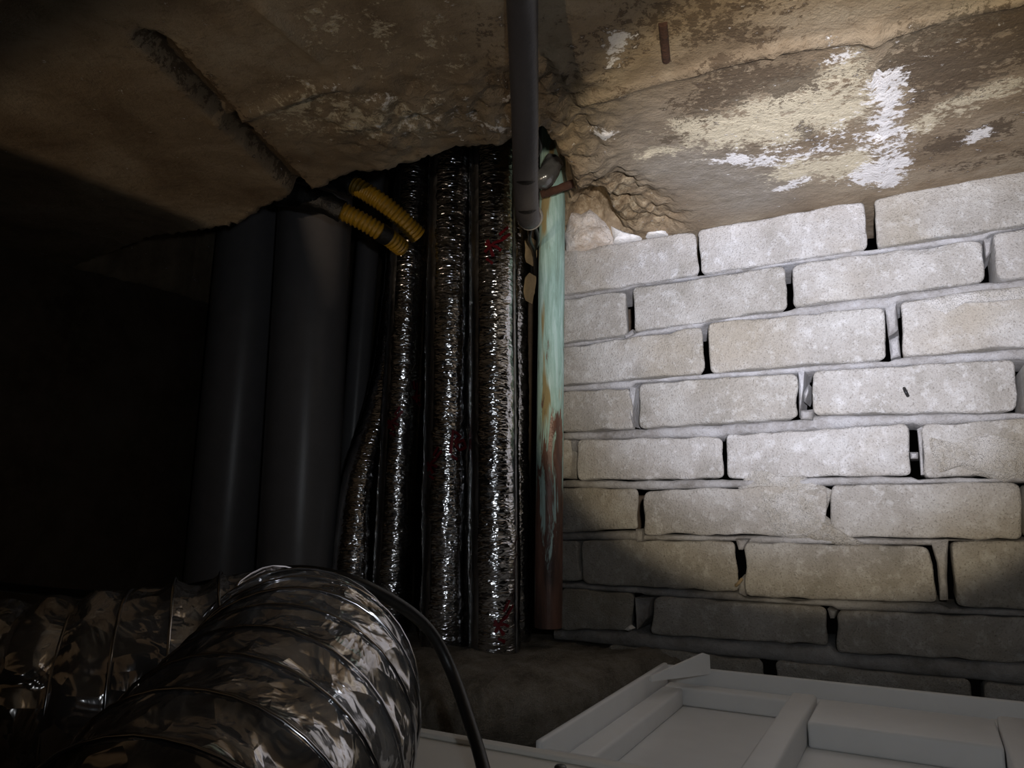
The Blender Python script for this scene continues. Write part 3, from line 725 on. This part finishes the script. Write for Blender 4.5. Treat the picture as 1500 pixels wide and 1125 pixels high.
# splinters of pale rubble in the gap beside the copper pipe
for k, L in enumerate([[(770, 350), (776, 346), (776, 368), (770, 384)], [(770, 404), (775, 400), (773, 424), (769, 440)]]):
    o = lump_quad('rubble_splinter', L, 'wood', 0.006, 0.02, None, 20 + k, rough=0.002, v=0.875)
    tag(o, ['tan sliver of rubble in the gap below the hanging pipe', 'pale lower sliver in the gap between foil and copper pipes'][k], 'rubble', 'slivers in the gap')

# ------------------------------------------------------------------ yellow corrugated conduits
def conduit(label, P, r, t0):
    p = Path(P, 0.0011); root = thing('corrugated_conduit', label, 'conduit', P[0], 'yellow conduits')
    adopt(tube('corrugated_tube', p, r, 'yellow', None, 26, lambda s, a: 0.0011 * math.sin(s * 2 * math.pi / 0.0058)), root)
    adopt(tube('black_tape', p, r + 0.003, 'tape_black', None, 20, lambda s, a: 0.0025 * mn.noise(Vector((math.cos(a) * 2, math.sin(a) * 2, s * 70))), 0, t0), root)
    return root, p
conduit('upper yellow corrugated conduit emerging from the slab edge', [on_v(440, 252, 0.70), on_v(495, 262, 0.72), on_v(545, 287, 0.74), on_v(585, 318, 0.77), on_v(612, 345, 0.80)], 0.0118, 0.42)
r2, p2 = conduit('lower yellow corrugated conduit crossing in front of the grey drain pipe', [on_v(405, 285, 0.66), on_v(455, 290, 0.68), on_v(515, 316, 0.71), on_v(562, 343, 0.745), on_v(590, 364, 0.78)], 0.0112, 0.48)
adopt(tube('tape_band', p2, 0.0124, 'tape_black', None, 20, None, 0.77, 0.84), r2)

# ------------------------------------------------------------------ rough mortar ledge at the foot of the pipes
def ledge():
    vs_ = []; fs = []; n = 150; u0, u1 = 0.250, 1.07
    key = [(0.250, 0.888), (0.286, 0.884), (0.296, 0.83), (0.31, 0.77), (0.345, 0.70), (0.40, 0.655), (0.50, 0.65), (0.62, 0.66), (0.75, 0.70), (1.07, 0.72)]
    def vf(u): return float(np.interp(u, [k[0] for k in key], [k[1] for k in key]))
    prof = [(0.02, -0.244), (0.004, -0.236), (-0.004, -0.222), (-0.003, -0.206), (0.004, -0.194), (0.016, -0.185), (0.035, -0.180), (0.06, -0.177), (0.09, -0.176), (0.12, -0.176), (0.15, -0.177), (0.19, -0.178), (0.24, -0.180)]
    for k in range(n + 1):
        u = u0 + (u1 - u0) * k / n; f = vf(u); endr = min(1, (u - u0) / 0.02)
        for (dv, z) in prof:
            v = min(f + dv, 1.05); q = Vector((u * 38, v * 38, z * 38))
            d = 0.005 * mn.noise(q) + 0.003 * mn.noise(q * 2.7) + 0.0015 * mn.noise(q * 7)
            z2 = -0.244 + (z + 0.244) * (0.55 + 0.45 * endr ** 0.5)
            z2 += d if z > -0.24 else 0
            vs_.append(W(u, v - (d * 1.3 if dv < 0.03 else 0), z2))
        vs_.append(W(u, 1.07, -0.182)); vs_.append(W(u, 1.07, -0.244))
    m = len(prof) + 2
    for k in range(n):
        for a in range(m): b = (a + 1) % m; fs.append((k * m + a, k * m + b, (k + 1) * m + b, (k + 1) * m + a))
    fs.append(tuple(range(m))); fs.append(tuple(n * m + a for a in range(m)))
    return tag(mesh('mortar_ledge', vs_, fs, 'ledge', None, True, 70), 'rough lumpy grey mortar ledge at the foot of the pipes', 'ledge')
ledge()

# ------------------------------------------------------------------ white ribbed panel and plain board of the false ceiling
PR0, PR1 = -0.40, 0.277; PV0, PV1 = 0.547, 0.878; DZ = 0.012
pr = thing('ribbed_panel', 'white moulded ceiling panel with ribs seen from behind, against brick wall', 'panel', W(0, 0.7, -0.244))
adopt(box_uv('base_plate', PR0, PR1, PV0, PV1, -0.244, -0.232 + DZ, 'panel', None, 0.001), pr)
adopt(box_uv('rim', PR0, PR1, PV1 - 0.006, PV1, -0.2325 + DZ, -0.196 + DZ, 'panel', None, 0.0018), pr)
adopt(box_uv('rim', PR1 - 0.006, PR1, PV0, PV1 - 0.007, -0.2325 + DZ, -0.193 + DZ, 'panel', None, 0.0018), pr)
adopt(box_uv('rim', PR0, PR0 + 0.006, PV0, PV1 - 0.007, -0.2325 + DZ, -0.194 + DZ, 'panel', None, 0.0018), pr)
adopt(box_uv('rim', PR0 + 0.007, PR1 - 0.007, PV0, PV0 + 0.006, -0.2325 + DZ, -0.199 + DZ, 'panel', None, 0.0018), pr)
adopt(box_uv('ledge', PR0 + 0.007, PR1 - 0.007, PV1 - 0.03, PV1 - 0.0065, -0.2325 + DZ, -0.213 + DZ, 'panel', None, 0.003), pr)
adopt(box_uv('ledge', PR1 - 0.03, PR1 - 0.0065, PV0 + 0.007, PV1 - 0.031, -0.2325 + DZ, -0.213 + DZ, 'panel', None, 0.003), pr)
for u in (0.122, -0.055, -0.24): adopt(box_uv('rib', u - 0.012, u + 0.012, PV0 + 0.007, PV1 - 0.031, -0.2325 + DZ, -0.204 + DZ, 'panel', None, 0.003), pr)
for (a, b) in ((0.109, -0.042), (-0.068, -0.227)): adopt(box_uv('cross_rib', b, a, 0.762, 0.85, -0.2325 + DZ, -0.209 + DZ, 'panel', None, 0.003), pr)
tb = []
# small upright tab at the rear corner
P = [(0.264, 0.79, -0.185), (0.222, 0.868, -0.188), (0.222, 0.868, -0.168), (0.226, 0.860, -0.165), (0.264, 0.79, -0.180)]
vs_ = [W(*p) for p in P] + [W(p[0] + 0.003, p[1] + 0.0015, p[2]) for p in P]
adopt(mesh('tab', vs_, [(0, 1, 2, 3, 4), (5, 6, 7, 8, 9)] + [(i, (i + 1) % 5, 5 + (i + 1) % 5, 5 + i) for i in range(5)], 'panel', None, False), pr)

pb = thing('ceiling_board', 'smooth off-white ceiling board in front, with the duct lying on it', 'panel', W(0.3, 0.4, -0.244))
adopt(box_uv('board_top', -0.45, 0.95, 0.29, 0.538, -0.244, -0.188, 'panel2', None, 0.002), pb)
adopt(box_uv('edge_lip', -0.45, 0.95, 0.530, 0.541, -0.1882, -0.184, 'panel2', None, 0.0015), pb)
for (px, py) in ((821, 1124), (1090, 1150)):
    c = on_z(px, py, -0.187); vs_ = []; fs = []
    for (r, z) in ((0.0045, 0), (0.0045, 0.001), (0.0035, 0.0022), (0.001, 0.0024)):
        for k in range(16): vs_.append(c + Vector((r * math.cos(k * math.pi / 8), r * math.sin(k * math.pi / 8), z - 0.0008)))
    for j in range(3):
        for k in range(16): fs.append((j * 16 + k, j * 16 + (k + 1) % 16, (j + 1) * 16 + (k + 1) % 16, (j + 1) * 16 + k))
    fs.append(tuple(range(48, 64)))
    adopt(mesh('screw', vs_, fs, 'screw', None), pb)

# ------------------------------------------------------------------ flexible duct
def rel(x, y, z): return Vector((x, y, z + ZC))
dpts = [rel(-0.78, 0.42, -0.125), rel(-0.58, 0.43, -0.125), rel(-0.42, 0.44, -0.124), rel(-0.31, 0.455, -0.123), rel(-0.225, 0.485, -0.119), rel(-0.160, 0.508, -0.112), rel(-0.128, 0.470, -0.112), rel(-0.118, 0.40, -0.121), rel(-0.124, 0.31, -0.143), rel(-0.132, 0.235, -0.170)]
dpath = Path(dpts, 0.0024, ref=(0, 0, 1))
PITCHD = 0.028
def ddisp(s, a):
    ph = (s / PITCHD + a / (2 * math.pi)) % 1.0
    q = min(1, max(0, (s - 0.50) / 0.08)); sag = (0.009 * (1 - q) - 0.0045 * q) * math.sin(math.pi * ph) ** 0.8
    cr = 0.0045 * mn.noise(Vector((math.cos(a) * 3.2, math.sin(a) * 3.2, s * 26))) + 0.0030 * abs(mn.noise(Vector((math.cos(a) * 7 + 4, math.sin(a) * 7, s * 60))))
    return sag + cr * math.sin(math.pi * ph)
DR = 0.069
droot = thing('flexible_duct', 'shiny crinkled metallic flexible duct with spiral wire, bending in foreground', 'duct', dpts[0])
adopt(tube('duct_film', dpath, lambda s: DR - 0.012 * (1 - min(1, max(0, (s - 0.50) / 0.08))), 'duct', None, 72, ddisp, caps=False, sharp=28), droot)
wp = []
nturn = dpath.len / PITCHD; nw = int(nturn * 40)
hp = [dpath.at(i / nw, -0, 0) for i in range(2)]
# the wire sits where the film phase is zero
pts = []
for i in range(nw + 1):
    s = dpath.len * i / nw; an = (-s / PITCHD * 2 * math.pi) % (2 * math.pi)
    pts.append(dpath.at(i / nw, an, DR + 0.0006 - 0.012 * (1 - min(1, max(0, (s - 0.50) / 0.08)))))
class Poly(Path):
    def __init__(s, P):
        s.p = P; n = len(P); s.n = n; s.len = 1
        s.t = [(P[min(i + 1, n - 1)] - P[max(i - 1, 0)]).normalized() for i in range(n)]
        a = Vector((0, 0, 1)); s.a = []; s.b = []
        for t_ in s.t:
            a = (a - t_ * a.dot(t_)).normalized(); s.a.append(a.copy()); s.b.append(t_.cross(a))
adopt(tube('spiral_wire', Poly(pts), 0.0009, 'wire', None, 6), droot)

# black cable over the duct
cb = Path([on_y(-60, 850, 0.72), on_y(60, 866, 0.70), on_y(150, 872, 0.68), on_y(235, 869, 0.645), on_y(330, 853, 0.585), on_y(400, 840, 0.545), on_y(455, 838, 0.530), on_y(520, 853, 0.53), on_y(585, 886, 0.545), on_y(630, 925, 0.56), on_y(662, 985, 0.56), on_y(690, 1065, 0.53), on_y(706, 1118, 0.50), on_y(725, 1200, 0.46)], 0.004)
tag(tube('power_cable', cb, 0.0044, 'black', None, 14), 'black cable draped over the metallic duct and hanging past the board', 'cable')

# ------------------------------------------------------------------ small things
o = lump_quad('plaster_chip', [(914, 922), (922, 916), (928, 921), (921, 925)], 'chip', 0.004, 0.006, None, 31, rough=0.001, v=0.895)
tag(o, 'small white plaster chip lying on the mortar ledge by the wall', 'chip')
pk = Path([on_v(1078, 858, 0.911), on_v(1082, 854, 0.908), on_v(1087, 848, 0.912)], 0.001)
tag(tube('wood_stick', pk, 0.0019, 'wood', None, 8), 'tiny pale wooden stick in a brick joint below the bright area', 'stick')
pk = Path([on_v(1324, 568, 0.914), on_v(1327, 574, 0.907), on_v(1330, 580, 0.912)], 0.001)
tag(tube('nail_hole', pk, 0.0018, 'tape_black', None, 8), 'small dark nail hole mark in the brightest brick', 'nail_hole')  # black stub standing in for the dark of a nail hole
A, B = (971, 34), (976, 88)
p = Path([on_z(*A, ZS - 0.0005), on_z((A[0] + B[0]) / 2, (A[1] + B[1]) / 2, ZS - 0.001), on_z(*B, ZS - 0.0005)], 0.004)
tag(tube('embedded_bar', p, 0.0034, 'rust', None, 10), 'rusty bar end exposed in the slab near the top edge', 'bar')
